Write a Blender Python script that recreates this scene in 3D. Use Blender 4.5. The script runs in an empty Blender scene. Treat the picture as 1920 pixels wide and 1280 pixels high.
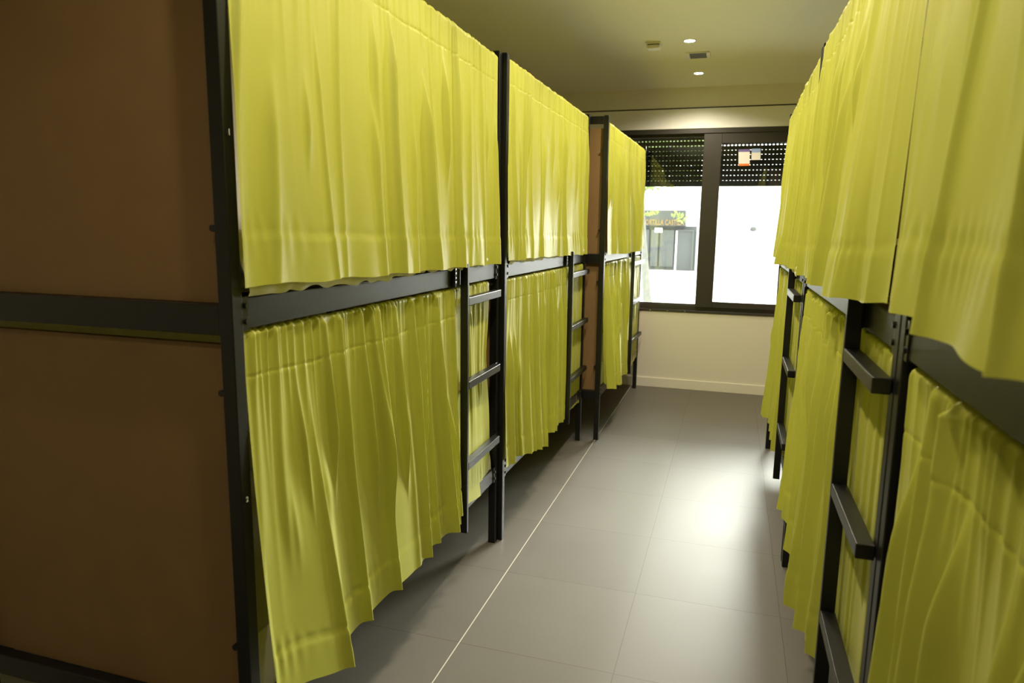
import bpy, math, random
import numpy as np
from mathutils import Vector, Matrix

sc = bpy.context.scene
COL = sc.collection
rng = np.random.default_rng(7)

# ------------------------------------------------------------------ materials
def new_mat(name):
    m = bpy.data.materials.new(name); m.use_nodes = True
    nt = m.node_tree; b = nt.nodes['Principled BSDF']
    return m, nt, b

def simple(name, col, rough=0.6, spec=0.5, metal=0.0, noise=0.0, nscale=40, bump=0.0, bscale=200):
    m, nt, b = new_mat(name)
    b.inputs['Base Color'].default_value = (*col, 1)
    b.inputs['Roughness'].default_value = rough
    b.inputs['Specular IOR Level'].default_value = spec
    b.inputs['Metallic'].default_value = metal
    tc = nt.nodes.new('ShaderNodeTexCoord')
    if noise > 0:
        n = nt.nodes.new('ShaderNodeTexNoise'); n.inputs['Scale'].default_value = nscale; n.inputs['Detail'].default_value = 5
        nt.links.new(tc.outputs['Object'], n.inputs['Vector'])
        mx = nt.nodes.new('ShaderNodeMix'); mx.data_type = 'RGBA'
        mx.inputs[6].default_value = (*[c * (1 - noise) for c in col], 1)
        mx.inputs[7].default_value = (*[min(1, c * (1 + noise)) for c in col], 1)
        nt.links.new(n.outputs['Fac'], mx.inputs[0]); nt.links.new(mx.outputs[2], b.inputs['Base Color'])
    if bump > 0:
        n2 = nt.nodes.new('ShaderNodeTexNoise'); n2.inputs['Scale'].default_value = bscale; n2.inputs['Detail'].default_value = 3
        nt.links.new(tc.outputs['Object'], n2.inputs['Vector'])
        bp = nt.nodes.new('ShaderNodeBump'); bp.inputs['Strength'].default_value = bump; bp.inputs['Distance'].default_value = 0.002
        nt.links.new(n2.outputs['Fac'], bp.inputs['Height']); nt.links.new(bp.outputs['Normal'], b.inputs['Normal'])
    return m

M = {}
M['metal'] = simple('black_powder_coat', (0.006, 0.0057, 0.0055), 0.36, 0.48, bump=0.15, bscale=900)
M['metal_dark'] = simple('black_hook', (0.012, 0.012, 0.012), 0.3, 0.5)
M['steel'] = simple('zinc_steel', (0.55, 0.54, 0.52), 0.25, 0.5, 1.0)
M['board'] = simple('brown_board', (0.262, 0.155, 0.064), 0.62, 0.3, noise=0.10, nscale=9, bump=0.1, bscale=300)
M['sheet'] = simple('white_sheet', (0.80, 0.78, 0.73), 0.85, 0.2, bump=0.3, bscale=35)
M['wall'] = simple('cream_wall_paint', (0.78, 0.745, 0.655), 0.75, 0.25, bump=0.08, bscale=120)
M['ceil'] = simple('ceiling_paint', (0.86, 0.84, 0.73), 0.85, 0.2)
M['trim'] = simple('cream_trim', (0.82, 0.79, 0.70), 0.45, 0.4)
M['boxwhite'] = simple('shutter_box_white', (0.80, 0.79, 0.755), 0.35, 0.5)
M['frame'] = simple('dark_bronze_frame', (0.030, 0.026, 0.020), 0.38, 0.6)
M['shutter'] = simple('dark_shutter', (0.022, 0.021, 0.018), 0.6, 0.4)
M['plastic'] = simple('white_plastic', (0.74, 0.71, 0.62), 0.4, 0.5)
M['plasticgrey'] = simple('grey_grille', (0.16, 0.16, 0.14), 0.5, 0.4)
M['white_ink'] = simple('white_ink', (0.80, 0.80, 0.76), 0.5)
M['stick_black'] = simple('black_sticker', (0.004, 0.004, 0.004), 0.5)
M['stk_white'] = simple('sticker_white', (0.80, 0.76, 0.72), 0.5)
M['stk_purple'] = simple('sticker_purple', (0.17, 0.13, 0.36), 0.5)
M['stk_orange'] = simple('sticker_orange', (0.85, 0.20, 0.03), 0.5)
M['stk_blue'] = simple('sticker_blue', (0.30, 0.40, 0.68), 0.5)
M['facade'] = simple('white_render', (0.86, 0.86, 0.85), 0.9, 0.1, noise=0.02, nscale=1.5)
M['paving'] = simple('pale_paving', (0.72, 0.71, 0.69), 0.8, 0.2, noise=0.05, nscale=2)
M['shopfront'] = simple('grey_shopfront', (0.060, 0.066, 0.064), 0.6, 0.3, noise=0.1, nscale=1.2)
M['shopdark'] = simple('dark_shop_glass', (0.040, 0.047, 0.045), 0.25, 0.5, noise=0.35, nscale=1.5)
M['shopsign'] = simple('sign_fascia', (0.046, 0.051, 0.051), 0.6, 0.3)
M['gold'] = simple('gold_letters', (0.16, 0.105, 0.03), 0.5, 0.4)
M['bark'] = simple('pale_bark', (0.14, 0.145, 0.13), 0.9, 0.1, noise=0.25, nscale=14)

def fabric():
    m, nt, b = new_mat('lime_curtain_cloth')
    out = nt.nodes['Material Output']
    base = (0.510, 0.520, 0.076)
    tc = nt.nodes.new('ShaderNodeTexCoord')
    n = nt.nodes.new('ShaderNodeTexNoise'); n.inputs['Scale'].default_value = 5; n.inputs['Detail'].default_value = 3
    nt.links.new(tc.outputs['Object'], n.inputs['Vector'])
    mx = nt.nodes.new('ShaderNodeMix'); mx.data_type = 'RGBA'
    mx.inputs[6].default_value = (base[0] * .95, base[1] * .96, base[2] * .85, 1)
    mx.inputs[7].default_value = (base[0] * 1.04, base[1] * 1.03, base[2] * 1.1, 1)
    nt.links.new(n.outputs['Fac'], mx.inputs[0])
    nt.links.new(mx.outputs[2], b.inputs['Base Color'])
    b.inputs['Roughness'].default_value = 0.45
    b.inputs['Specular IOR Level'].default_value = 0.35
    b.inputs['Sheen Weight'].default_value = 0.2
    b.inputs['Sheen Roughness'].default_value = 0.35
    b.inputs['Sheen Tint'].default_value = (0.9, 0.9, 0.6, 1)
    # weave bump
    w = nt.nodes.new('ShaderNodeTexNoise'); w.inputs['Scale'].default_value = 700; w.inputs['Detail'].default_value = 1
    nt.links.new(tc.outputs['Object'], w.inputs['Vector'])
    bp = nt.nodes.new('ShaderNodeBump'); bp.inputs['Strength'].default_value = 0.10; bp.inputs['Distance'].default_value = 0.001
    nt.links.new(w.outputs['Fac'], bp.inputs['Height']); nt.links.new(bp.outputs['Normal'], b.inputs['Normal'])
    tr = nt.nodes.new('ShaderNodeBsdfTranslucent'); nt.links.new(mx.outputs[2], tr.inputs['Color'])
    ms = nt.nodes.new('ShaderNodeMixShader'); ms.inputs[0].default_value = 0.16
    nt.links.new(b.outputs[0], ms.inputs[1]); nt.links.new(tr.outputs[0], ms.inputs[2])
    nt.links.new(ms.outputs[0], out.inputs['Surface'])
    return m
M['cloth'] = fabric()

def glass():
    m = bpy.data.materials.new('clear_pane'); m.use_nodes = True
    nt = m.node_tree; nt.nodes.remove(nt.nodes['Principled BSDF']); out = nt.nodes['Material Output']
    t = nt.nodes.new('ShaderNodeBsdfTransparent'); t.inputs[0].default_value = (0.93, 0.96, 0.94, 1)
    g = nt.nodes.new('ShaderNodeBsdfGlossy'); g.inputs['Roughness'].default_value = 0.0
    f = nt.nodes.new('ShaderNodeFresnel'); f.inputs['IOR'].default_value = 1.6
    ms = nt.nodes.new('ShaderNodeMixShader')
    nt.links.new(f.outputs[0], ms.inputs[0]); nt.links.new(t.outputs[0], ms.inputs[1]); nt.links.new(g.outputs[0], ms.inputs[2])
    nt.links.new(ms.outputs[0], out.inputs['Surface'])
    return m
M['glass'] = glass()

def leafmat():
    m, nt, b = new_mat('leaf'); out = nt.nodes['Material Output']
    b.inputs['Base Color'].default_value = (0.07, 0.11, 0.025, 1)
    tr = nt.nodes.new('ShaderNodeBsdfTranslucent'); tr.inputs['Color'].default_value = (0.22, 0.30, 0.08, 1)
    ms = nt.nodes.new('ShaderNodeMixShader'); ms.inputs[0].default_value = 0.6
    nt.links.new(b.outputs[0], ms.inputs[1]); nt.links.new(tr.outputs[0], ms.inputs[2]); nt.links.new(ms.outputs[0], out.inputs['Surface'])
    return m
M['leaf'] = leafmat()

def lampmat():
    m = bpy.data.materials.new('lamp_glow'); m.use_nodes = True
    nt = m.node_tree; b = nt.nodes['Principled BSDF']
    b.inputs['Emission Color'].default_value = (1, 0.94, 0.82, 1); b.inputs['Emission Strength'].default_value = 30
    return m
M['lamp'] = lampmat()

# floor: 60 cm porcelain tiles, light joint along X=-0.928, tan joints elsewhere
def floormat():
    m, nt, b = new_mat('grey_porcelain_tiles'); N = nt.nodes; L = nt.links
    geo = N.new('ShaderNodeNewGeometry'); sep = N.new('ShaderNodeSeparateXYZ'); L.new(geo.outputs['Position'], sep.inputs[0])
    def math_(op, a, bb=None, c=None):
        n = N.new('ShaderNodeMath'); n.operation = op
        for i, v in enumerate((a, bb, c)):
            if v is None: continue
            if isinstance(v, (int, float)): n.inputs[i].default_value = v
            else: L.new(v, n.inputs[i])
        return n.outputs[0]
    px = math_('DIVIDE', math_('SUBTRACT', sep.outputs['X'], -0.928), 0.6045)
    fx = math_('FLOOR', px)
    # the middle and left columns are laid with a tiny drift against each other, as in the room
    shift = math_('MULTIPLY', math_('SINE', math_('MULTIPLY', fx, 12.9)), 0.004)
    py = math_('DIVIDE', math_('SUBTRACT', math_('ADD', sep.outputs['Y'], shift), 2.333), 0.6015)
    fy = math_('FLOOR', py)
    dx = math_('MULTIPLY', math_('ABSOLUTE', math_('SUBTRACT', px, math_('ROUND', px))), 0.6045)
    dy = math_('MULTIPLY', math_('ABSOLUTE', math_('SUBTRACT', py, math_('ROUND', py))), 0.6015)
    jx = math_('LESS_THAN', dx, 0.0013); jy = math_('LESS_THAN', dy, 0.0013)
    light = math_('MULTIPLY', math_('LESS_THAN', math_('ABSOLUTE', math_('ADD', sep.outputs['X'], 0.928)), 0.0021), 1.0)
    joint = math_('MAXIMUM', jx, jy)
    cmb = N.new('ShaderNodeCombineXYZ'); L.new(fx, cmb.inputs[0]); L.new(fy, cmb.inputs[1])
    wn = N.new('ShaderNodeTexWhiteNoise'); wn.noise_dimensions = '2D'; L.new(cmb.outputs[0], wn.inputs['Vector'])
    cl = N.new('ShaderNodeTexNoise'); cl.inputs['Scale'].default_value = 2.2; cl.inputs['Detail'].default_value = 6; cl.inputs['Roughness'].default_value = 0.6
    L.new(geo.outputs['Position'], cl.inputs['Vector'])
    v = math_('ADD', math_('MULTIPLY', wn.outputs['Value'], 0.10), math_('MULTIPLY', cl.outputs['Fac'], 0.22))
    v = math_('ADD', v, 0.84)
    col = N.new('ShaderNodeMix'); col.data_type = 'RGBA'; col.blend_type = 'MULTIPLY'; col.inputs[0].default_value = 1
    col.inputs[6].default_value = (0.142, 0.131, 0.112, 1)
    cv = N.new('ShaderNodeCombineColor'); L.new(v, cv.inputs[0]); L.new(v, cv.inputs[1]); L.new(v, cv.inputs[2]); L.new(cv.outputs[0], col.inputs[7])
    m1 = N.new('ShaderNodeMix'); m1.data_type = 'RGBA'; L.new(joint, m1.inputs[0]); L.new(col.outputs[2], m1.inputs[6]); m1.inputs[7].default_value = (0.085, 0.062, 0.036, 1)
    m2 = N.new('ShaderNodeMix'); m2.data_type = 'RGBA'; L.new(light, m2.inputs[0]); L.new(m1.outputs[2], m2.inputs[6]); m2.inputs[7].default_value = (0.62, 0.59, 0.52, 1)
    L.new(m2.outputs[2], b.inputs['Base Color'])
    r = math_('ADD', math_('MULTIPLY', cl.outputs['Fac'], 0.10), 0.42); L.new(r, b.inputs['Roughness'])
    b.inputs['Specular IOR Level'].default_value = 0.36
    bp = N.new('ShaderNodeBump'); bp.inputs['Strength'].default_value = 0.12; bp.inputs['Distance'].default_value = 0.001
    h = math_('SUBTRACT', 1.0, joint); L.new(h, bp.inputs['Height']); L.new(bp.outputs['Normal'], b.inputs['Normal'])
    return m
M['floor'] = floormat()

# ------------------------------------------------------------------ mesh helpers
class MB:
    def __init__(s): s.v = []; s.f = []
    def box(s, a, b, rot=None):
        x0, y0, z0 = a; x1, y1, z1 = b; n = len(s.v)
        s.v += [(x0, y0, z0), (x1, y0, z0), (x1, y1, z0), (x0, y1, z0), (x0, y0, z1), (x1, y0, z1), (x1, y1, z1), (x0, y1, z1)]
        s.f += [tuple(n + i for i in q) for q in ((0, 3, 2, 1), (4, 5, 6, 7), (0, 1, 5, 4), (1, 2, 6, 5), (2, 3, 7, 6), (3, 0, 4, 7))]
        return s
    def cyl(s, p0, p1, r0, r1=None, n=16, cap=True):
        r1 = r0 if r1 is None else r1
        p0 = Vector(p0); p1 = Vector(p1); ax = (p1 - p0).normalized()
        u = ax.orthogonal().normalized(); w = ax.cross(u); k = len(s.v)
        for p, r in ((p0, r0), (p1, r1)):
            for i in range(n):
                a = 2 * math.pi * i / n; q = p + (u * math.cos(a) + w * math.sin(a)) * r; s.v.append(tuple(q))
        for i in range(n):
            j = (i + 1) % n; s.f.append((k + i, k + j, k + n + j, k + n + i))
        if cap:
            s.f.append(tuple(k + n - 1 - i for i in range(n))); s.f.append(tuple(k + n + i for i in range(n)))
        return s
    def lathe(s, prof, c, n=32):
        k = len(s.v); m = len(prof)
        for r, z in prof:
            for i in range(n):
                a = 2 * math.pi * i / n; s.v.append((c[0] + r * math.cos(a), c[1] + r * math.sin(a), c[2] + z))
        for j in range(m - 1):
            for i in range(n):
                i2 = (i + 1) % n
                s.f.append((k + j * n + i, k + j * n + i2, k + (j + 1) * n + i2, k + (j + 1) * n + i))
        return s
    def grid(s, P):
        nv, nu = P.shape[:2]; k = len(s.v); s.v += [tuple(p) for p in P.reshape(-1, 3)]
        for j in range(nv - 1):
            for i in range(nu - 1):
                a = k + j * nu + i; s.f.append((a, a + 1, a + nu + 1, a + nu))
        return s

def finish(me, name, mat, parent=None, loc=(0, 0, 0), smooth=False, bevel=0.0):
    me.materials.append(M[mat] if isinstance(mat, str) else mat)
    o = bpy.data.objects.new(name, me); COL.objects.link(o)
    if parent is not None: o.parent = parent
    else: o.location = loc
    if smooth: me.polygons.foreach_set('use_smooth', [True] * len(me.polygons))
    if bevel > 0:
        bv = o.modifiers.new('bevel', 'BEVEL'); bv.width = bevel; bv.segments = 2; bv.limit_method = 'ANGLE'
    return o

def build(mb, name, mat, parent=None, loc=(0, 0, 0), smooth=False, bevel=0.0):
    """vertices are given in world metres; they are stored relative to loc (the thing's base)"""
    me = bpy.data.meshes.new(name)
    lx, ly, lz = loc
    me.from_pydata([(x - lx, y - ly, z - lz) for x, y, z in mb.v], [], mb.f); me.update()
    return finish(me, name, mat, parent, loc, smooth, bevel)

def empty(name, loc):
    o = bpy.data.objects.new(name, None); COL.objects.link(o); o.location = loc; o.empty_display_size = 0.1
    return o
def tag(o, label, cat, group=None):
    o['label'] = label; o['category'] = cat
    if group: o['group'] = group
    return o
def struct(o): o['kind'] = 'structure'; return o

# ------------------------------------------------------------------ room shell
XL, XR_, YB, YF, ZC = -2.12, 1.36, -2.2, 7.18, 2.95
struct(build(MB().box((XL - .2, YB - .2, -.15), (XR_ + .2, YF + .25, 0)), 'floor', 'floor'))
struct(build(MB().box((XL - .2, YB - .2, ZC), (XR_ + .2, YF + .45, ZC + .2)), 'ceiling', 'ceil'))
struct(build(MB().box((XL - .2, YB - .2, 0), (XL, YF, ZC)), 'wall_left', 'wall'))
struct(build(MB().box((XR_, YB - .2, 0), (XR_ + .2, YF, ZC)), 'wall_right', 'wall'))
struct(build(MB().box((XL, YB - .2, 0), (XR_, YB, ZC)), 'wall_back', 'wall'))
WX0, WX1, WZ0, WZ1 = -1.56, 1.06, 0.785, 2.567
mb = MB()
mb.box((XL - .2, YF, 0), (XR_ + .2, YF + .25, WZ0 - .0))
mb.box((XL - .2, YF, WZ0), (WX0, YF + .25, ZC)); mb.box((WX1, YF, WZ0), (XR_ + .2, YF + .25, ZC))
mb.box((WX0, YF, 2.765), (WX1, YF + .25, ZC)); mb.box((WX0, YF + .17, WZ1 + .0), (WX1, YF + .25, 2.765))
struct(build(mb, 'wall_far', 'wall'))
struct(build(MB().box((XL, YF - .014, 0), (XR_, YF, .097)), 'baseboard_far', 'trim', bevel=.003))
struct(build(MB().box((XL, YB, 0), (XL + .014, YF - .014, .097)), 'baseboard_left', 'trim', bevel=.003))
struct(build(MB().box((XR_ - .014, YB, 0), (XR_, YF - .014, .097)), 'baseboard_right', 'trim', bevel=.003))
# roller shutter box cover above the window
struct(build(MB().box((XL + .02, YF - .016, WZ1), (XR_ - .02, YF + .01, 2.752)), 'trim_1', 'boxwhite', bevel=.003))
struct(build(MB().box((XL + .02, YF - .006, 2.752), (XR_ - .02, YF + .01, 2.764)), 'gap_shadow_strip', 'frame'))  # dark strip painting in the shadow of the gap above the box cover

# window: outer frame, two sliding sashes with panes
win = struct(empty('window_1', (-.25, YF, WZ0)))
wl = tuple(win.location)
def wpart(mb, name, mat, parent=None, bevel=.002):
    me = bpy.data.meshes.new(name)
    me.from_pydata([(x - wl[0], y - wl[1], z - wl[2]) for x, y, z in mb.v], [], mb.f); me.update()
    return finish(me, name, mat, parent or win, bevel=bevel)
fr = MB()
fr.box((WX0, YF - .01, WZ1 - .045), (WX1, YF + .11, WZ1)); fr.box((WX0, YF - .01, WZ0), (WX1, YF + .11, WZ0 + .022))
fr.box((WX0, YF - .01, WZ0), (WX0 + .04, YF + .11, WZ1)); fr.box((WX1 - .04, YF - .01, WZ0), (WX1, YF + .11, WZ1))
fr.box((WX0, YF + .052, WZ0 + .02), (WX1, YF + .058, WZ0 + .068))
wpart(fr, 'window_frame', 'frame')
for i in range(7):
    wpart(MB().cyl((-1.45 + .17 * i, YF - .01, WZ0 + .011), (-1.45 + .17 * i, YF - .013, WZ0 + .011), .005, n=10), 'screw', 'steel', bevel=0)
def sash(x0, x1, z0, z1, y0, y1, gl, gr, gb, gt):
    s = MB()
    s.box((x0, y0, z0), (gl, y1, z1)); s.box((gr, y0, z0), (x1, y1, z1)); s.box((gl, y0, z0), (gr, y1, gb)); s.box((gl, y0, gt), (gr, y1, z1))
    o = wpart(s, 'sash', 'frame', bevel=.003)
    ym = (y0 + y1) / 2
    p = wpart(MB().box((gl - .004, ym - .0005, gb - .004), (gr + .004, ym + .0005, gt + .004)), 'pane', 'glass', o, bevel=0)
    return o
sash(WX0 + .04, -.20, .807, 2.545, YF + .06, YF + .095, -1.46, -.325, .868, 2.497)
sash(-.335, WX1 - .04, .845, 2.53, YF + .002, YF + .045, -.168, .95, .905, 2.425)

# stickers on the right pane
def flat(name, label, x0, x1, z0, z1, y, bands, lean=0.006):
    """thin printed sticker; bands = [(z_lo, z_hi, material)] as fractions of the height"""
    root = empty(name, ((x0 + x1) / 2, y, z0)); tag(root, label, 'sticker')
    for part, a, b, mat in bands:
        q = MB().box((x0 - root.location[0], -.0008, (z1 - z0) * a), (x1 - root.location[0], 0, (z1 - z0) * b))
        me = bpy.data.meshes.new(part); me.from_pydata([(x + z * lean * 10, yy, z) for x, yy, z in q.v], [], q.f); me.update()
        finish(me, part, mat, root)
    return root
flat('window_sticker', 'white sticker with purple top and orange foot on the right pane', -.004, .098, 2.215, 2.368, YF + .0225, [('white_field', .13, .84, 'stk_white'), ('purple_band', .84, 1, 'stk_purple'), ('orange_band', 0, .13, 'stk_orange')], lean=-.006)
flat('window_sticker', 'smaller white sticker with a pale blue top on the right pane', .110, .191, 2.268, 2.372, YF + .0225, [('white_field', 0, .66, 'stk_white'), ('blue_band', .66, 1, 'stk_blue')], lean=-.004)

# half-lowered roller shutter outside the glass: slats with punched slots
shut = tag(empty('roller_shutter', (-.25, YF + .14, 2.03)), 'dark perforated roller shutter half lowered outside the window', 'roller shutter')
z = 2.03; k = 0
while z < 2.60:
    s = MB(); y = YF + .135; bow = 0.004
    x0, x1 = WX0 + .01, WX1 - .01
    if k == 0:
        s.box((x0, y, z), (x1, y + .012, z + .055)); zt = z + .055
    else:
        zt = z + (.0395 if z > 2.33 else .0455)
        s.box((x0, y, z), (x1, y + .010, zt)); s.box((x0, y - .003, z + .010), (x1, y, zt - .010))
    g = .0105 if z > 2.375 else .0034
    xx = x0
    while xx < x1 - .02:
        s.box((xx, y + .002, zt), (xx + (.0185 if g > .008 else .0235), y + .009, zt + g)); xx += .0345
    me = bpy.data.meshes.new('slat'); l = shut.location
    me.from_pydata([(a - l[0], b - l[1], c - l[2]) for a, b, c in s.v], [], s.f); me.update()
    finish(me, 'slat', 'shutter', shut)
    z = zt + g; k += 1

# ------------------------------------------------------------------ ceiling fittings
def downlight(x, y, label):
    r = tag(empty('recessed_downlight', (x, y, ZC)), label, 'ceiling light', 'recessed spots in the aisle ceiling')
    def part(prof, name, mat):
        q = MB().lathe(prof, (0, 0, 0), 32); me = bpy.data.meshes.new(name); me.from_pydata(q.v, [], q.f); me.update()
        return finish(me, name, mat, r, smooth=True)
    part([(.047, 0), (.047, -.003), (.043, -.005), (.038, -.004), (.036, -.001)], 'trim_ring', 'plastic')
    part([(.0365, -.0025), (.02, -.004), (.0001, -.0045)], 'lamp_lens', 'lamp')
downlight(-.394, 5.455, 'recessed round spotlight nearer the camera, before the ceiling vent')
downlight(-.383, 6.56, 'recessed round spotlight nearer the window, beyond the ceiling vent')
def rel(mb, root, name, mat, parent=None, bevel=0, smooth=False):
    l = root.location; me = bpy.data.meshes.new(name)
    me.from_pydata([(a - l[0], b - l[1], c - l[2]) for a, b, c in mb.v], [], mb.f); me.update()
    return finish(me, name, mat, parent or root, bevel=bevel, smooth=smooth)
v = tag(empty('ceiling_vent', (-.355, 5.90, ZC)), 'small rectangular ventilation grille in the ceiling between two spotlights', 'ceiling vent')
q = MB(); q.box((-.445, 5.80, ZC - .010), (-.418, 6.0, ZC)); q.box((-.292, 5.80, ZC - .010), (-.265, 6.0, ZC)); q.box((-.418, 5.80, ZC - .008), (-.292, 5.815, ZC)); q.box((-.418, 5.985, ZC - .008), (-.292, 6.0, ZC))
rel(q, v, 'frame', 'plastic', bevel=.002)
rel(MB().box((-.418, 5.815, ZC - .002), (-.292, 5.985, ZC)), v, 'backing', 'stick_black')
for i in range(9):
    y = 5.823 + i * .0185
    rel(MB().box((-.418, y, ZC - .008), (-.292, y + .008, ZC - .002)), v, 'louvre', 'plasticgrey')
d = tag(empty('wall_detector', (-.65, 5.47, ZC)), 'small square white detector box on the ceiling left of the spotlights', 'detector'); d.name = 'ceiling_detector'
rel(MB().box((-.705, 5.42, ZC - .012), (-.595, 5.53, ZC)), d, 'base_plate', 'plastic', bevel=.003)
rel(MB().box((-.697, 5.43, ZC - .042), (-.603, 5.52, ZC - .016)), d, 'housing', 'plastic', bevel=.006)
rel(MB().box((-.690, 5.436, ZC - .018), (-.610, 5.514, ZC - .010)), d, 'sensor_slot', 'stick_black')

# ------------------------------------------------------------------ bunk beds
H, PW, DEPTH = 2.40, 0.037, 0.95
ZR0, ZR1 = 1.360, 1.432          # upper rail
ZL0, ZL1 = 0.335, 0.405          # lower rail
class Bed: pass
def make_bed(label, d, y0, y1, xa, xb, ladder, stile_y, rung_end, prot, numbers=False, rings=True):
    root = tag(empty('bunk_bed', (xa, y0, 0)), label, 'bunk bed', 'bunk beds along the aisle')
    xf = lambda y: xa + (xb - xa) * (y - y0) / (y1 - y0)
    def put(mb, name, mat='metal', parent=None, bevel=.0025, smooth=False):
        me = bpy.data.meshes.new(name)
        me.from_pydata([(xf(y) - d * u - xa, y - y0, z) for u, y, z in mb.v], [], mb.f if d < 0 else [f[::-1] for f in mb.f]); me.update()
        return finish(me, name, mat, parent or root, bevel=bevel, smooth=smooth)
    B = Bed(); B.root = root; B.xf = xf; B.d = d; B.y0 = y0; B.y1 = y1; B.put = put
    posts = {}
    for u in (0, DEPTH - PW):
        for e, y in ((0, y0), (1, y1 - PW)):
            p = put(MB().box((u, y, 0), (u + PW, y + PW, H)), 'post'); posts[(u > 0, e)] = p
            put(MB().box((u + .004, y + .004, H), (u + PW - .004, y + PW - .004, H + .004)), 'post_cap', 'metal_dark', p)
    for e, y in ((0, y0), (1, y1 - PW)):
        ya, yb = y + .002, y + PW - .002
        put(MB().box((PW, ya, 2.347), (DEPTH - PW, yb, 2.398)), 'end_beam')
        put(MB().box((PW, ya, 1.348), (DEPTH - PW, yb, 1.418)), 'end_beam')
        put(MB().box((PW, ya, .322), (DEPTH - PW, yb, .384)), 'end_beam')
        yc = y + (.034 if e == 0 else .012)
        for za, zb in ((1.418, 2.318), (.384, 1.322)):
            pn = put(MB().box((PW - .002, yc, za), (DEPTH - PW + .002, yc + .018, zb)), 'end_panel', 'board', bevel=.0015)
            for z in ((1.59, 2.16) if za > 1 else (.57, 1.212)):
                for u in (PW + .009, DEPTH - PW - .009):
                    yo = y + (.004 if e == 0 else PW - .004)
                    put(MB().cyl((u, yo, z), (u, yc + .001 if e == 0 else yc + .017, z), .008, n=10), 'bolt', 'metal_dark', pn, bevel=0)
    # side rails with hook plates and slatted bases
    for za, zb in ((ZR0, ZR1), (ZL0, ZL1)):
        for u in (.006, DEPTH - .036):
            r = put(MB().box((u, y0 + PW, za), (u + .026, y1 - PW, zb)), 'side_rail')
            if u < .1:
                for yy in (y0 + PW, y1 - PW - .022):
                    h = put(MB().box((u - .004, yy, za - .004), (u + .001, yy + .022, zb + .004)), 'hook_plate', 'metal_dark', r, bevel=.001)
                    for zz in (za + .018, zb - .018):
                        put(MB().cyl((u - .004, yy + .011, zz), (u - .010, yy + .011, zz), .007, n=10), 'stud', 'metal_dark', h, bevel=0)
        sl = MB(); yy = y0 + PW + .03
        while yy < y1 - PW - .08:
            sl.box((.032, yy, zb - .022), (DEPTH - .036, yy + .07, zb - .008)); yy += .11
        put(sl, 'slat_base', 'board', bevel=0)
    for z in (2.362, 1.333):
        put(MB().cyl((.022 if z > 2 else .0250, y0 + PW - .004, z), (.022 if z > 2 else .0250, y1 - PW + .004, z), .0075, n=12), 'curtain_rod', 'metal', bevel=0, smooth=True)
    # ladder: hanging stile plus three square rungs
    s0, s1 = stile_y
    st = put(MB().box((-prot, s0, .275), (-.003, s1, 1.452)), 'ladder_stile')
    sgn = 1 if ladder == 'far' else -1
    hy = s0 - .075 if ladder == 'far' else s1 + .012
    hk = put(MB().box((-.010, hy, ZR0 - .002), (.006, hy + .055, ZR1 + .01)), 'ladder_hook', 'metal_dark')
    for zz in (1.375, 1.393, 1.411, 1.428):
        put(MB().box((-.014, hy + (-.004 if ladder == 'far' else .0), zz), (-.010, hy + .007, zz + .009)), 'hook_tooth', 'steel', hk, bevel=.001)
    ra, rb = (s1, rung_end) if ladder == 'far' else (rung_end, s0)
    for z in (1.293, .934, .574):
        q = MB().box((-prot, ra, z - .017), (-.002, rb, z + .017))
        if ladder == 'far': q.box((-.004, rb - .03, z - .012), (0, y1 - .005, z + .012))
        put(q, 'rung')
    if numbers:
        for txt, z in (('1', 1.797), ('2', .955)):
            yy = y0 + PW / 2
            s = put(MB().cyl((-.0003, yy, z), (-.0012, yy, z), .0115, n=24), 'number_sticker', 'stick_black', posts[(False, 0)], bevel=0)
            cu = bpy.data.curves.new('number', 'FONT'); cu.body = txt; cu.size = .0185; cu.align_x = 'CENTER'; cu.align_y = 'CENTER'; cu.extrude = .0002; cu.offset = .0004
            to = bpy.data.objects.new('number', cu); COL.objects.link(to)
            dg = bpy.context.evaluated_depsgraph_get(); me = bpy.data.meshes.new_from_object(to.evaluated_get(dg)); bpy.data.objects.remove(to)
            R = Matrix.Rotation(math.pi / 2, 4, 'X'); R = Matrix.Rotation(math.pi / 2, 4, 'Z') @ R
            me.transform(R); me.transform(Matrix.Translation((xf(yy) + .0014 - xa, yy - y0, z)))
            finish(me, 'number', 'white_ink', s)
    B.lad = (s0, y1) if ladder == 'far' else (y0, s1)
    return B

BA = make_bed('black metal bunk bed nearest on the left, its brown end panels facing the camera', 1, 1.300, 3.237, -1.066, -1.078, 'far', (2.700, 2.720), 3.150, .036, numbers=True)
BB = make_bed('black metal bunk bed in the middle of the left row', 1, 3.244, 5.112, -1.055, -1.033, 'far', (4.545, 4.565), 5.080, .036)
BC = make_bed('black metal bunk bed at the end of the left row, beside the window', 1, 5.142, 7.060, -.905, -.865, 'far', (6.400, 6.420), 7.020, .034)
BD = make_bed('black metal bunk bed nearest on the right, cut by the photo edge', -1, -.380, 1.541, .328, .326, 'near', (.02, .04), -.36, .036)
BE = make_bed('black metal bunk bed in the middle of the right row, rungs nearest the camera', -1, 1.546, 3.450, .325, .316, 'near', (1.925, 1.945), 1.548, .040)
BF = make_bed('black metal bunk bed at the far end of the right row, toward the window', -1, 3.476, 5.400, .316, .317, 'near', (3.890, 3.910), 3.490, .036)

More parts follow.
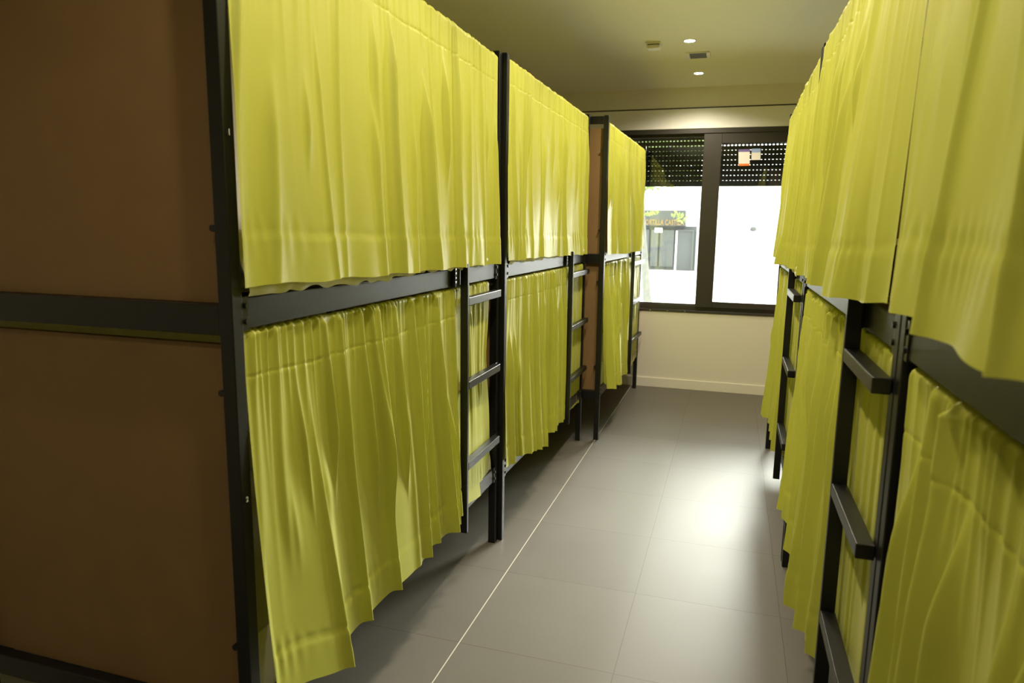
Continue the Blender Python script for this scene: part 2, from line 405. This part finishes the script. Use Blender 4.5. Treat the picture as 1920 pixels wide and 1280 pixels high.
# ------------------------------------------------------------------ mattresses with rumpled white sheets
def mattress(B, z0, label, group, ya=None, yb=None, drop=.02, out=.0, seed=1, bump=None):
    r = np.random.default_rng(seed); d = B.d
    ya = B.y0 + PW + .012 if ya is None else ya; yb = B.y1 - PW - .012 if yb is None else yb
    root = tag(empty('mattress', (B.xf(ya), ya, z0)), label, 'mattress', group); l = root.location
    q = MB(); nu, nv = 60, 14
    # mattress block: rounded loop section swept along y
    sec = []
    w, h = DEPTH - .075, .15
    for i in range(32):
        a = 2 * math.pi * i / 32; ca, sa = math.cos(a), math.sin(a)
        sec.append((.035 + w / 2 - w / 2 * np.sign(ca) * abs(ca) ** .35, h / 2 + h / 2 * np.sign(sa) * abs(sa) ** .35))
    ys = np.linspace(ya, yb, 40); P = np.zeros((40, 33, 3))
    for j, y in enumerate(ys):
        e = min(1, .93 + min(j, 39 - j) * .035)
        for i in range(33):
            u, zz = sec[i % 32]
            n = .006 * math.sin(9 * y + 3 * u) * (zz > h * .6)
            P[j, i] = (B.xf(y) - d * (.035 + w / 2 + (u - .035 - w / 2) * e), y, z0 + h / 2 + (zz - h / 2) * e + n)
    q.grid(P); rel(q, root, 'mattress_body', 'sheet', smooth=True)
    # sheet hanging over the rail, crumpled along its lower edge
    q = MB(); n = 260; ys = np.linspace(ya + .004, yb - .004, n); rows = 16
    ph = r.uniform(0, 6.28, 12); fr_ = r.uniform(8, 70, 12); am = r.uniform(.2, 1, 12) * (20 / (fr_ + 12))
    edge = sum(a * np.sin(f * ys + p) for a, f, p in zip(am, fr_, ph)); edge /= np.abs(edge).max()
    fold = sum(np.sin(f * 1.7 * ys + p * 2) for f, p in zip(fr_, ph)) / 6
    P = np.zeros((rows, n, 3))
    for j in range(rows):
        t = j / (rows - 1)
        zz = z0 + .15 * (1 - t) - t * (drop + .011 * edge)
        uu = .055 * (1 - t) ** 2.5 - out * t - .006 * t - .006 * fold * t ** 1.3 - (.010 * np.exp(-((t - .9) / .1) ** 2))
        yy = ys + .006 * t * np.sin(31 * ys + ph[0])
        if bump is not None: uu = uu - bump[1] * np.exp(-((ys - bump[0]) / bump[2]) ** 2) * t
        P[j, :, 0] = [B.xf(y) for y in ys] - d * uu; P[j, :, 1] = yy; P[j, :, 2] = zz
    q.grid(P); rel(q, root, 'bed_sheet', 'sheet', smooth=True)
    return root
gU, gL = 'white mattresses on the upper bunks', 'white mattresses on the lower bunks'
mattress(BA, 1.425, 'white-sheeted upper mattress showing under the nearest left top curtain', gU, seed=3, drop=-.008, out=.0)
mattress(BA, .398, 'white-sheeted lower mattress behind the nearest left bottom curtain', gL, seed=4, drop=.040, out=-.030)
mattress(BB, 1.425, 'white-sheeted upper mattress showing under the middle left top curtain', gU, seed=5, drop=.0, out=-.008)
mattress(BB, .398, 'white-sheeted lower mattress behind the middle left bottom curtain', gL, seed=6, drop=.045, out=-.030)
mattress(BC, .398, 'white-sheeted lower mattress on the last left bed, by the far wall', gL, seed=7, drop=.05, out=-.030)
mattress(BE, 1.425, 'white-sheeted upper mattress whose sheet bulges out on the middle right bed', gU, seed=8, ya=2.2, drop=.004, out=.0, bump=(3.38, .035, .05))
mattress(BE, .398, 'white-sheeted lower mattress on the middle right bed', gL, seed=9, drop=.03, out=-.030)
mattress(BF, 1.425, 'white-sheeted upper mattress on the last right bed, sheet hanging at its window end', gU, seed=10, drop=.028, out=.012)

# ------------------------------------------------------------------ curtains
def sstep(a, b, x):
    t = np.clip((x - a) / (b - a), 0, 1); return t * t * (3 - 2 * t)

def curtain(B, label, group, ya, yb, ztop, bottom, seed, folds=9.0, amp=.013, fine=.0075, gath=38, hdr=.10, hem=.11,
            warps=(), skew=.03, xoff=.0, nu=560, broad=.010, big=(), outpow=1.35, wmul=1.0, calm=None):
    """bottom: rows (s, Y, z, X) along the hem; s runs from ya to yb"""
    r = np.random.default_rng(seed); d = B.d
    Lm = abs(yb - ya); sg = 1 if yb > ya else -1
    s = np.linspace(0, 1, nu); t = s * Lm
    rad = .0135
    zf = ztop - rad
    v = np.unique(np.concatenate([np.linspace(0, 1, 84), np.linspace(0, .13, 26)]))
    bt = np.array(bottom); sb = np.linspace(bt[0, 0], bt[-1, 0], 200)
    Yb = np.interp(s, bt[:, 0], bt[:, 1]); Zb = np.interp(s, bt[:, 0], bt[:, 2]); Xb = np.interp(s, bt[:, 0], bt[:, 3])
    k = np.ones(7) / 7
    sm = lambda a: np.convolve(np.pad(a, 3, mode='edge'), k, mode='valid')
    Yb, Zb, Xb = sm(Yb), sm(Zb), sm(Xb)
    Yt = ya + (yb - ya) * s
    Xt = np.array([B.xf(y) for y in Yt]) + d * xoff
    outb = d * (Xb - np.array([B.xf(y) for y in Yb]))          # how far the hem stands in front of the posts
    outt = np.full(nu, xoff)
    S, V = np.meshgrid(s, v); T = S * Lm
    h_len = (zf - Zb.mean())
    vh = hdr / h_len; vm = 1 - hem / h_len
    Y = Yt * (1 - V) + Yb * V; Z = zf * (1 - V) + Zb * V
    OUT = outt * (1 - V ** outpow) + outb * V ** outpow
    for (s0, v0, ss, sv, dy, do) in warps:
        g = np.exp(-((S - s0) / ss) ** 2 - ((V - v0) / sv) ** 2); Y = Y + dy * g; OUT = OUT + do * g
    # long folds
    F = np.zeros_like(S)
    nf = int(folds * Lm); pos = (np.arange(nf) + r.uniform(.1, .9, nf)) / nf * Lm
    for p in pos:
        a = amp * (r.uniform(.3, 1.0) + r.uniform(0, 1) ** 3); w = r.uniform(.007, .017) * wmul; kx = r.normal(0, skew); va = r.choice([0, 0, 0, .1, .25, .4]); vb = r.choice([1.3, 1.3, 1.3, .75, .6])
        c = p + kx * (V - .3) + .006 * np.sin(5 * V + p * 20)
        ww = w * (.75 + .7 * V); x = (T - c) / ww
        env = sstep(va - .02, va + .22, V) * (1 - sstep(vb - .3, vb, V)) if va > 0 else (.45 + .55 * sstep(0, .35, V)) * (1 - sstep(vb - .3, vb, V))
        asym = np.where(x > 0, x * r.uniform(.5, 1.0), x * r.uniform(.8, 1.6))
        F += a * env / (1 + asym ** 2) ** 1.5
    for (t0, t1, a, w, va, asr) in big:                        # named large folds: start t0 at top, t1 at hem
        c = t0 + (t1 - t0) * V; x = (T - c) / w
        x = np.where(x > 0, x * asr, x)
        F += a * sstep(va, va + .5, V) / (1 + x ** 2) ** 1.2
    F -= .85 * F.mean(axis=1, keepdims=True)
    if calm: F *= 1 - (1 - calm[2]) * sstep(calm[0] - .03, calm[0] + .02, S) * (1 - sstep(calm[1] - .02, calm[1] + .03, S))
    # broad swells
    for i in range(5):
        wl = r.uniform(.16, .5); F += broad / 3 * np.sin(2 * math.pi * (T + r.normal(0, .12) * V) / wl + r.uniform(0, 6.28)) * (.25 + .75 * V)
    # gathers at the rod
    G = np.zeros_like(S); ng = int(gath * Lm); pg = (np.arange(ng) + r.uniform(.1, .9, ng)) / ng * Lm
    for p in pg:
        a = fine * r.uniform(.3, 1.3); w = r.uniform(.0045, .0095); dec = r.uniform(.15, .7)
        up = np.exp(-np.maximum(V - vh * .9, 0) / (dec * .35))
        x = (T - p - r.normal(0, .02) * V) / (w * (1 + 2 * V))
        G += a * up / (1 + x * x) ** 1.5
    G -= G.mean(axis=1, keepdims=True)
    # seams: header and hem stitching pull the cloth in
    dz = (V - vh) * h_len; pk = np.abs(np.sin(T * 62 + 2 * np.sin(T * 17)))
    F += (-.0007 - .0014 * pk) * np.exp(-(dz / .004) ** 2)
    dz2 = (V - vm) * h_len; pk2 = np.abs(np.sin(T * 55 + 3 * np.sin(T * 11 + seed)))
    F += (-.0012 - .0022 * pk2 * np.clip(.5 + .9 * np.sin(T * 7.3 + seed), 0, 1)) * np.exp(-(dz2 / .007) ** 2) + .0016 * sstep(vm, vm + .01, V)
    mod = np.clip(.5 + .9 * np.sin(T * 7.3 + seed) * np.sin(T * 3.1 + 2 * seed), 0, 1); hp = mod * sstep(vm - .06, vm, V) * (1 - sstep(vm, vm + .12, V)); F += .0022 * hp * np.sin(T * 150 + 3 * np.sin(T * 13))
    edge = sstep(0, .012, S) * sstep(0, .012, 1 - S)
    D = OUT + (F + G * edge) * (.25 + .75 * edge) - .004
    # behind the ladder the cloth stays inside the line of the posts
    if ztop < 2:
        lo, hi = B.lad; inl = sstep(lo - .05, lo - .012, Y) * (1 - sstep(hi + .012, hi + .05, Y))
        lim = -.0045 + .16 * (1 - inl); q_ = (lim - D) / .003
        D = np.where(inl > .5, np.maximum(D, -.011 + .002 * np.sin(T * 40)), D); q_ = (lim - D) / .003
        D = lim - .003 * np.logaddexp(0, np.clip(q_, -60, 60)) * (q_ < 60) - (lim - D) * (q_ >= 60)
    base = np.array([B.xf(y) for y in np.clip(Y.ravel(), B.y0 - .5, B.y1 + .5)]).reshape(Y.shape)
    Z = Z + .003 * np.sin(T * 23 + seed) * V
    P = np.stack([base + d * D, Y, Z], -1)
    # roll over the rod and down the back
    rows = []
    for a in np.linspace(math.pi * 1.0, 0.18, 9):
        gg = G[0] * edge[0] + .4 * F[0]
        rr = rad + gg * (.35 + .65 * max(0, math.cos(a)))
        rows.append(np.stack([Xt + d * (-rad + rr * math.cos(a) - .004), Yt, np.full(nu, zf) + (rad + .6 * gg) * math.sin(a)], -1))
    back = np.stack([Xt - d * (2 * rad + .004), Yt, np.full(nu, zf - hdr * .9)], -1)
    P = np.concatenate([back[None], np.array(rows), P[1:]], 0)
    loc = (float(P[9, 0, 0]), float(ya), float(ztop))
    P = P - np.array(loc)
    nv = P.shape[0]
    me = bpy.data.meshes.new('bunk_curtain')
    me.vertices.add(nv * nu); me.vertices.foreach_set('co', P.astype(np.float32).ravel())
    idx = (np.arange(nv - 1)[:, None] * nu + np.arange(nu - 1)[None]).ravel()
    if (sg * d) < 0: quads = np.stack([idx, idx + nu, idx + nu + 1, idx + 1], -1)
    else: quads = np.stack([idx, idx + 1, idx + nu + 1, idx + nu], -1)
    nf_ = len(quads)
    me.loops.add(nf_ * 4); me.loops.foreach_set('vertex_index', quads.astype(np.int32).ravel())
    me.polygons.add(nf_); me.polygons.foreach_set('loop_start', np.arange(0, nf_ * 4, 4, dtype=np.int32))
    me.update(calc_edges=True); me.validate()
    me.polygons.foreach_set('use_smooth', np.ones(nf_, dtype=bool))
    o = finish(me, 'bunk_curtain', 'cloth', None, loc)
    return tag(o, label, 'curtain', group)

gCU, gCL = 'lime curtains of the upper bunks', 'lime curtains of the lower bunks'
# left row
curtain(BA, 'lime green curtain hanging over the upper bunk nearest on the left', gCU, 1.345, 3.186, 2.378,
        [(0, 1.305, 1.462, -1.030), (.2, 1.69, 1.455, -1.018), (.5, 2.27, 1.445, -1.025), (.8, 2.80, 1.438, -1.04), (1, 3.135, 1.430, -1.048)],
        11, folds=10, amp=.019, hem=.125, hdr=.105, skew=.05, broad=.010)
curtain(BA, 'lime green curtain of the lower bunk nearest on the left, its near corner hanging loose', gCL, 1.347, 3.105, 1.352,
        [(0, 1.31, .452, -.992), (.08, 1.455, .409, -.985), (.165, 1.632, .346, -.980), (.182, 1.69, .372, -1.034), (.3, 1.92, .370, -1.032), (.5, 2.26, .370, -1.032), (.73, 2.64, .376, -1.046), (.80, 2.785, .360, -1.070), (.92, 3.0, .335, -1.078), (.97, 3.09, .365, -1.086), (1, 3.135, .5, -1.090)],
        12, folds=16, amp=.032, hem=.115, hdr=.102, calm=(-.1, .135, .35), xoff=-.006, warps=[(1.0, .42, .08, .22, -.045, 0)], big=[(.235, .278, .020, .016, .0, 3.0)])
curtain(BB, 'lime green curtain hanging over the middle upper bunk on the left', gCU, 3.292, 5.066, 2.388,
        [(0, 3.215, 1.441, -1.025), (.25, 3.66, 1.442, -1.020), (.6, 4.35, 1.43, -1.02), (1, 5.045, 1.418, -1.012)], 13, folds=11, amp=.022, hem=.12, skew=.05)
curtain(BB, 'lime green curtain of the middle lower bunk on the left', gCL, 3.292, 5.06, 1.350,
        [(0, 3.235, .395, -1.028), (.11, 3.47, .388, -1.028), (.125, 3.44, .40, -.998), (.38, 3.89, .322, -.995), (.40, 3.98, .340, -1.035), (.7, 4.52, .318, -1.04), (.8, 4.70, .32, -1.05), (1, 5.06, .31, -1.05)], 14, folds=17, skew=.02, amp=.030, xoff=-.006)
curtain(BC, 'lime green curtain hanging over the last upper bunk on the left, by the window', gCU, 5.192, 7.018, 2.362,
        [(0, 5.13, 1.418, -.875), (.5, 6.08, 1.40, -.855), (1, 7.0, 1.418, -.845)], 15, folds=11, amp=.023, hem=.12, skew=.05)
curtain(BC, 'lime green curtain of the last lower bunk on the left, by the window', gCL, 5.192, 7.01, 1.348,
        [(0, 5.14, .46, -.872), (.03, 5.10, .42, -.835), (.38, 5.78, .315, -.82), (.41, 5.95, .352, -.862), (.65, 6.38, .30, -.858), (.75, 6.6, .285, -.868), (1, 7.01, .34, -.875)], 16, folds=17, skew=.02, amp=.030, xoff=-.006)
# right row
curtain(BD, 'lime green curtain over the upper bunk nearest on the right, running out of frame', gCU, 1.525, -.330, 2.378,
        [(0, 1.490, 1.470, .286), (.13, 1.243, 1.464, .272), (.25, 1.034, 1.458, .266), (.36, .85, 1.456, .260), (.43, .734, 1.463, .262), (1, -.33, 1.46, .275)], 21, folds=9, amp=.022, hem=.125, skew=.06, warps=[(0, .45, .12, .35, 0, .010)], broad=.014, wmul=1.4)
curtain(BD, 'lime green curtain of the lower bunk nearest on the right, bottom right of the photo', gCL, 1.468, -.330, 1.350,
        [(0, 1.375, .36, .285), (.3, .9, .36, .285), (1, -.33, .36, .285)], 22, folds=12, skew=.015, amp=.034, fine=.010, gath=26, hdr=.105, xoff=-.006, wmul=1.3)
curtain(BE, 'lime green curtain over the middle upper bunk on the right, one corner swung out', gCU, 3.405, 1.575, 2.382,
        [(0, 3.37, 1.412, .288), (.36, 2.72, 1.426, .281), (.56, 2.36, 1.436, .268), (.68, 2.18, 1.443, .264), (.72, 2.10, 1.440, .256), (.795, 1.87, 1.440, .224), (.815, 1.85, 1.441, .226), (.87, 1.79, 1.444, .276), (1, 1.59, 1.455, .304)], 23, folds=12, amp=.026, hem=.12, skew=.05, outpow=1.0, calm=(.78, 1.1, .2), nu=620)
curtain(BE, 'lime green curtain of the middle lower bunk on the right, behind the nearest rungs', gCL, 3.405, 1.600, 1.350,
        [(0, 3.13, .435, .262), (.16, 2.80, .445, .266), (.30, 2.62, .40, .268), (.42, 2.45, .395, .280), (.55, 2.22, .36, .282), (.70, 2.0, .40, .292), (.76, 1.95, .40, .322), (.82, 1.90, .40, .332), (1, 1.60, .38, .338)], 24, folds=15, skew=.012, amp=.030, xoff=-.006, gath=40)
curtain(BF, 'lime green curtain over the last upper bunk on the right, against the window', gCU, 5.352, 3.525, 2.378,
        [(0, 5.36, 1.446, .266), (.4, 4.6, 1.412, .276), (.8, 3.85, 1.424, .280), (1, 3.50, 1.418, .288)], 25, folds=12, amp=.024, hem=.12, skew=.05)
curtain(BF, 'lime green curtain of the last lower bunk on the right, above the far floor', gCL, 5.352, 3.525, 1.350,
        [(0, 5.17, .356, .276), (.3, 4.67, .388, .279), (.6, 4.10, .40, .287), (.74, 3.93, .40, .308), (.80, 3.88, .40, .326), (1, 3.54, .40, .330)], 26, folds=15, skew=.012, amp=.026, xoff=-.006, gath=40)

# ------------------------------------------------------------------ the street outside
struct(build(MB().box((-40, YF + .25, -.30), (40, 60, -.02)), 'street_ground', 'paving'))
bld = tag(empty('street_building', (0, 30, 0)), 'white sunlit building across the street, seen through the window', 'building')
q = MB(); q.box((-25, 30.6, -.02), (25, 40, 3.6)); q.box((-25, 30, -.02), (25, 30.6, 3.6))
rel(q, bld, 'facade', 'facade')
rel(MB().box((-25, 30.0, 3.6), (25, 40, 3.72)), bld, 'cornice', 'facade')
wlm = tag(build(MB().lathe([(.0001, .13), (.09, .11), (.13, .03), (.11, -.05), (.0001, -.08)], (.70, 29.85, 1.66), 20), 'wall_lamp', 'shopfront', None, (.70, 29.85, 1.66), smooth=True), 'tiny grey wall lamp on the white building, through the right pane', 'lamp')
shop = tag(empty('shop_front', (-4.5, 29, 0)), 'grey shop front under a dark sign across the street, behind the left pane', 'shop front')
sg_ = rel(MB().box((-9, 28.86, 1.76), (-1.90, 29.55, 2.38)), shop, 'sign_board', 'shopsign')
q = MB(); q.box((-9, 29.3, -.02), (-1.46, 29.58, 1.76)); rel(q, shop, 'shop_wall', 'shopfront')
rel(MB().box((-2.25, 29.1, .0), (-2.19, 29.3, 1.58)), shop, 'door_jamb', 'facade')
q = MB(); q.box((-1.60, 29.1, .0), (-1.54, 29.3, 1.62)); q.box((-2.19, 29.1, 1.56), (-1.60, 29.3, 1.62)); rel(q, shop, 'door_frame', 'shopfront')
rel(MB().box((-2.19, 29.2, .0), (-1.60, 29.24, 1.56)), shop, 'shop_door', 'shopdark')
for x0, x1 in ((-3.75, -3.32), (-3.24, -2.95), (-2.88, -2.32), (-4.6, -3.85)):
    rel(MB().box((x0, 29.2, .12), (x1, 29.29, 1.60)), shop, 'shop_window', 'shopdark')
rel(MB().box((-3.10, 29.16, 1.50), (-2.80, 29.2, 1.68)), shop, 'notice', 'facade')
cu = bpy.data.curves.new('sign_lettering', 'FONT'); cu.body = 'TORTILLA CASTIZA'; cu.size = .30; cu.extrude = .01; cu.offset = .006; cu.align_x = 'RIGHT'; cu.space_character = 1.05
to = bpy.data.objects.new('tmp', cu); COL.objects.link(to)
me = bpy.data.meshes.new_from_object(to.evaluated_get(bpy.context.evaluated_depsgraph_get())); bpy.data.objects.remove(to)
w_ = max(v.co.x for v in me.vertices) - min(v.co.x for v in me.vertices)
me.transform(Matrix.Scale(1.62 / w_, 4, (1, 0, 0))); me.transform(Matrix.Rotation(math.pi / 2, 4, 'X'))
me.transform(Matrix.Translation((-1.95 + 4.5, 28.845 - 29, 1.80)))
finish(me, 'sign_lettering', 'gold', sg_)
# slim tree leaning in front of the shop
tree = tag(empty('street_tree', (-1.24, 12, -.02)), 'slim pale leaning tree trunk outside the left pane', 'tree')
q = MB(); pts = [(-1.24, 12, -.02, .085), (-1.31, 12, .2, .078), (-1.36, 12, .5, .072), (-1.46, 12, 1.4, .058), (-1.53, 12, 2.2, .05), (-1.62, 12.1, 3.2, .04)]
for a, b in zip(pts, pts[1:]): q.cyl(a[:3], b[:3], a[3], b[3], n=14, cap=False)
for ang in range(7): q.cyl((-1.53 - .01 * ang, 12, 2.2 + .14 * ang), (-1.5 + .9 * math.cos(ang * 2.1), 12 + .9 * math.sin(ang * 2.1), 3.0 + .1 * ang), .025, .008, n=8)
rel(q, tree, 'trunk', 'bark', smooth=True)
rr = random.Random(5); q = MB()
def leaf(c, sz):
    a = Vector((rr.gauss(0, 1), rr.gauss(0, 1), rr.gauss(0, 1))).normalized(); b = a.orthogonal().normalized(); n_ = a.cross(b)
    k = len(q.v); c = Vector(c)
    for p in (c - a * sz, c + b * sz * .45 + n_ * sz * .08, c + a * sz, c - b * sz * .45 + n_ * sz * .08): q.v.append(tuple(p))
    q.f.append((k, k + 1, k + 2, k + 3))
for i in range(2600):
    th = rr.uniform(0, 6.28); rad = 1.15 * rr.random() ** .5
    leaf((-1.5 + rad * math.cos(th), 12 + rad * math.sin(th), max(2.38, 3.1 + rr.gauss(0, .42))), .085)
for (cx, cz, sp, n) in ((-1.34, 2.26, .06, 14), (-1.35, 1.86, .035, 12), (-1.22, 1.88, .03, 6), (-.88, 1.83, .05, 12), (-.76, 1.75, .04, 8)):
    for i in range(n): leaf((cx + rr.gauss(0, sp), 11.6 + rr.gauss(0, .15), cz + rr.gauss(0, sp * .5)), .05)
rel(q, tree, 'foliage', 'leaf')

# ------------------------------------------------------------------ light
W = bpy.data.worlds.new('sky'); sc.world = W; W.use_nodes = True
bg = W.node_tree.nodes['Background']; bg.inputs[0].default_value = (1.0, 0.985, 0.95, 1); bg.inputs[1].default_value = 6.0
def lamp(name, kind, loc, energy, col, **kw):
    l = bpy.data.lights.new(name, kind); l.energy = energy; l.color = col
    for a, b in kw.items(): setattr(l, a, b)
    o = bpy.data.objects.new(name, l); COL.objects.link(o); o.location = loc; return o
# low hazy sun beyond the window: travels toward the camera, slightly to the left and down
el, az = math.radians(15.5), math.radians(13)
dirv = Vector((-math.sin(az) * math.cos(el), -math.cos(az) * math.cos(el), -math.sin(el)))
s = lamp('hazy_sun', 'SUN', (2, 20, 12), 12.0, (1.0, .97, .90), angle=math.radians(23)); s.rotation_euler = dirv.to_track_quat('-Z', 'Y').to_euler()
# daylight portal in the window opening
p = lamp('window_portal', 'AREA', (-.25, YF + .16, 1.40), 1, (1, 1, 1), shape='RECTANGLE', size=2.6, size_y=1.26); p.data.cycles.is_portal = True
p.rotation_euler = Vector((0, -1, 0)).to_track_quat('-Z', 'Y').to_euler()
# the row of ceiling spots along the aisle
for y, k in ((6.56, 1), (5.455, 1), (4.35, 1), (3.25, 1), (2.15, 1), (1.10, .75), (0.0, .35)):
    o = lamp('spot', 'SPOT', (-.388, y, ZC - .03), 42 * k, (1.0, .88, .68), spot_size=math.radians(150), spot_blend=.6, shadow_soft_size=.035)

# ------------------------------------------------------------------ camera
f, yaw, pitch, roll = 1310.06, 0.302838, 0.161148, 0.0139028
cam = bpy.data.cameras.new('camera'); cam.sensor_width = 36; cam.sensor_fit = 'HORIZONTAL'; cam.lens = f / 1920 * 36; cam.clip_start = .02
co = bpy.data.objects.new('camera', cam); COL.objects.link(co); sc.camera = co
cy, sy = math.cos(yaw), math.sin(yaw); cp, sp = math.cos(pitch), math.sin(pitch)
fwd = Vector((-sy * cp, cy * cp, -sp)); r0 = Vector((cy, sy, 0)); u0 = r0.cross(fwd)
r2 = math.cos(roll) * r0 + math.sin(roll) * u0; u2 = -math.sin(roll) * r0 + math.cos(roll) * u0
co.matrix_world = Matrix(((r2.x, u2.x, -fwd.x, 0), (r2.y, u2.y, -fwd.y, 0), (r2.z, u2.z, -fwd.z, 1.6), (0, 0, 0, 1)))
cam.dof.use_dof = True; cam.dof.focus_distance = 3.0; cam.dof.aperture_fstop = 4.0

sc.view_settings.view_transform = 'Standard'; sc.view_settings.look = 'None'; sc.view_settings.gamma = 1; sc.view_settings.use_curve_mapping = False
sc.view_settings.exposure = 0.57
sc.cycles.use_denoising = True
sc.cycles.max_bounces = 10; sc.cycles.diffuse_bounces = 5; sc.cycles.transparent_max_bounces = 12
sc.cycles.sample_clamp_indirect = 6
sc.cycles.caustics_reflective = False; sc.cycles.caustics_refractive = False
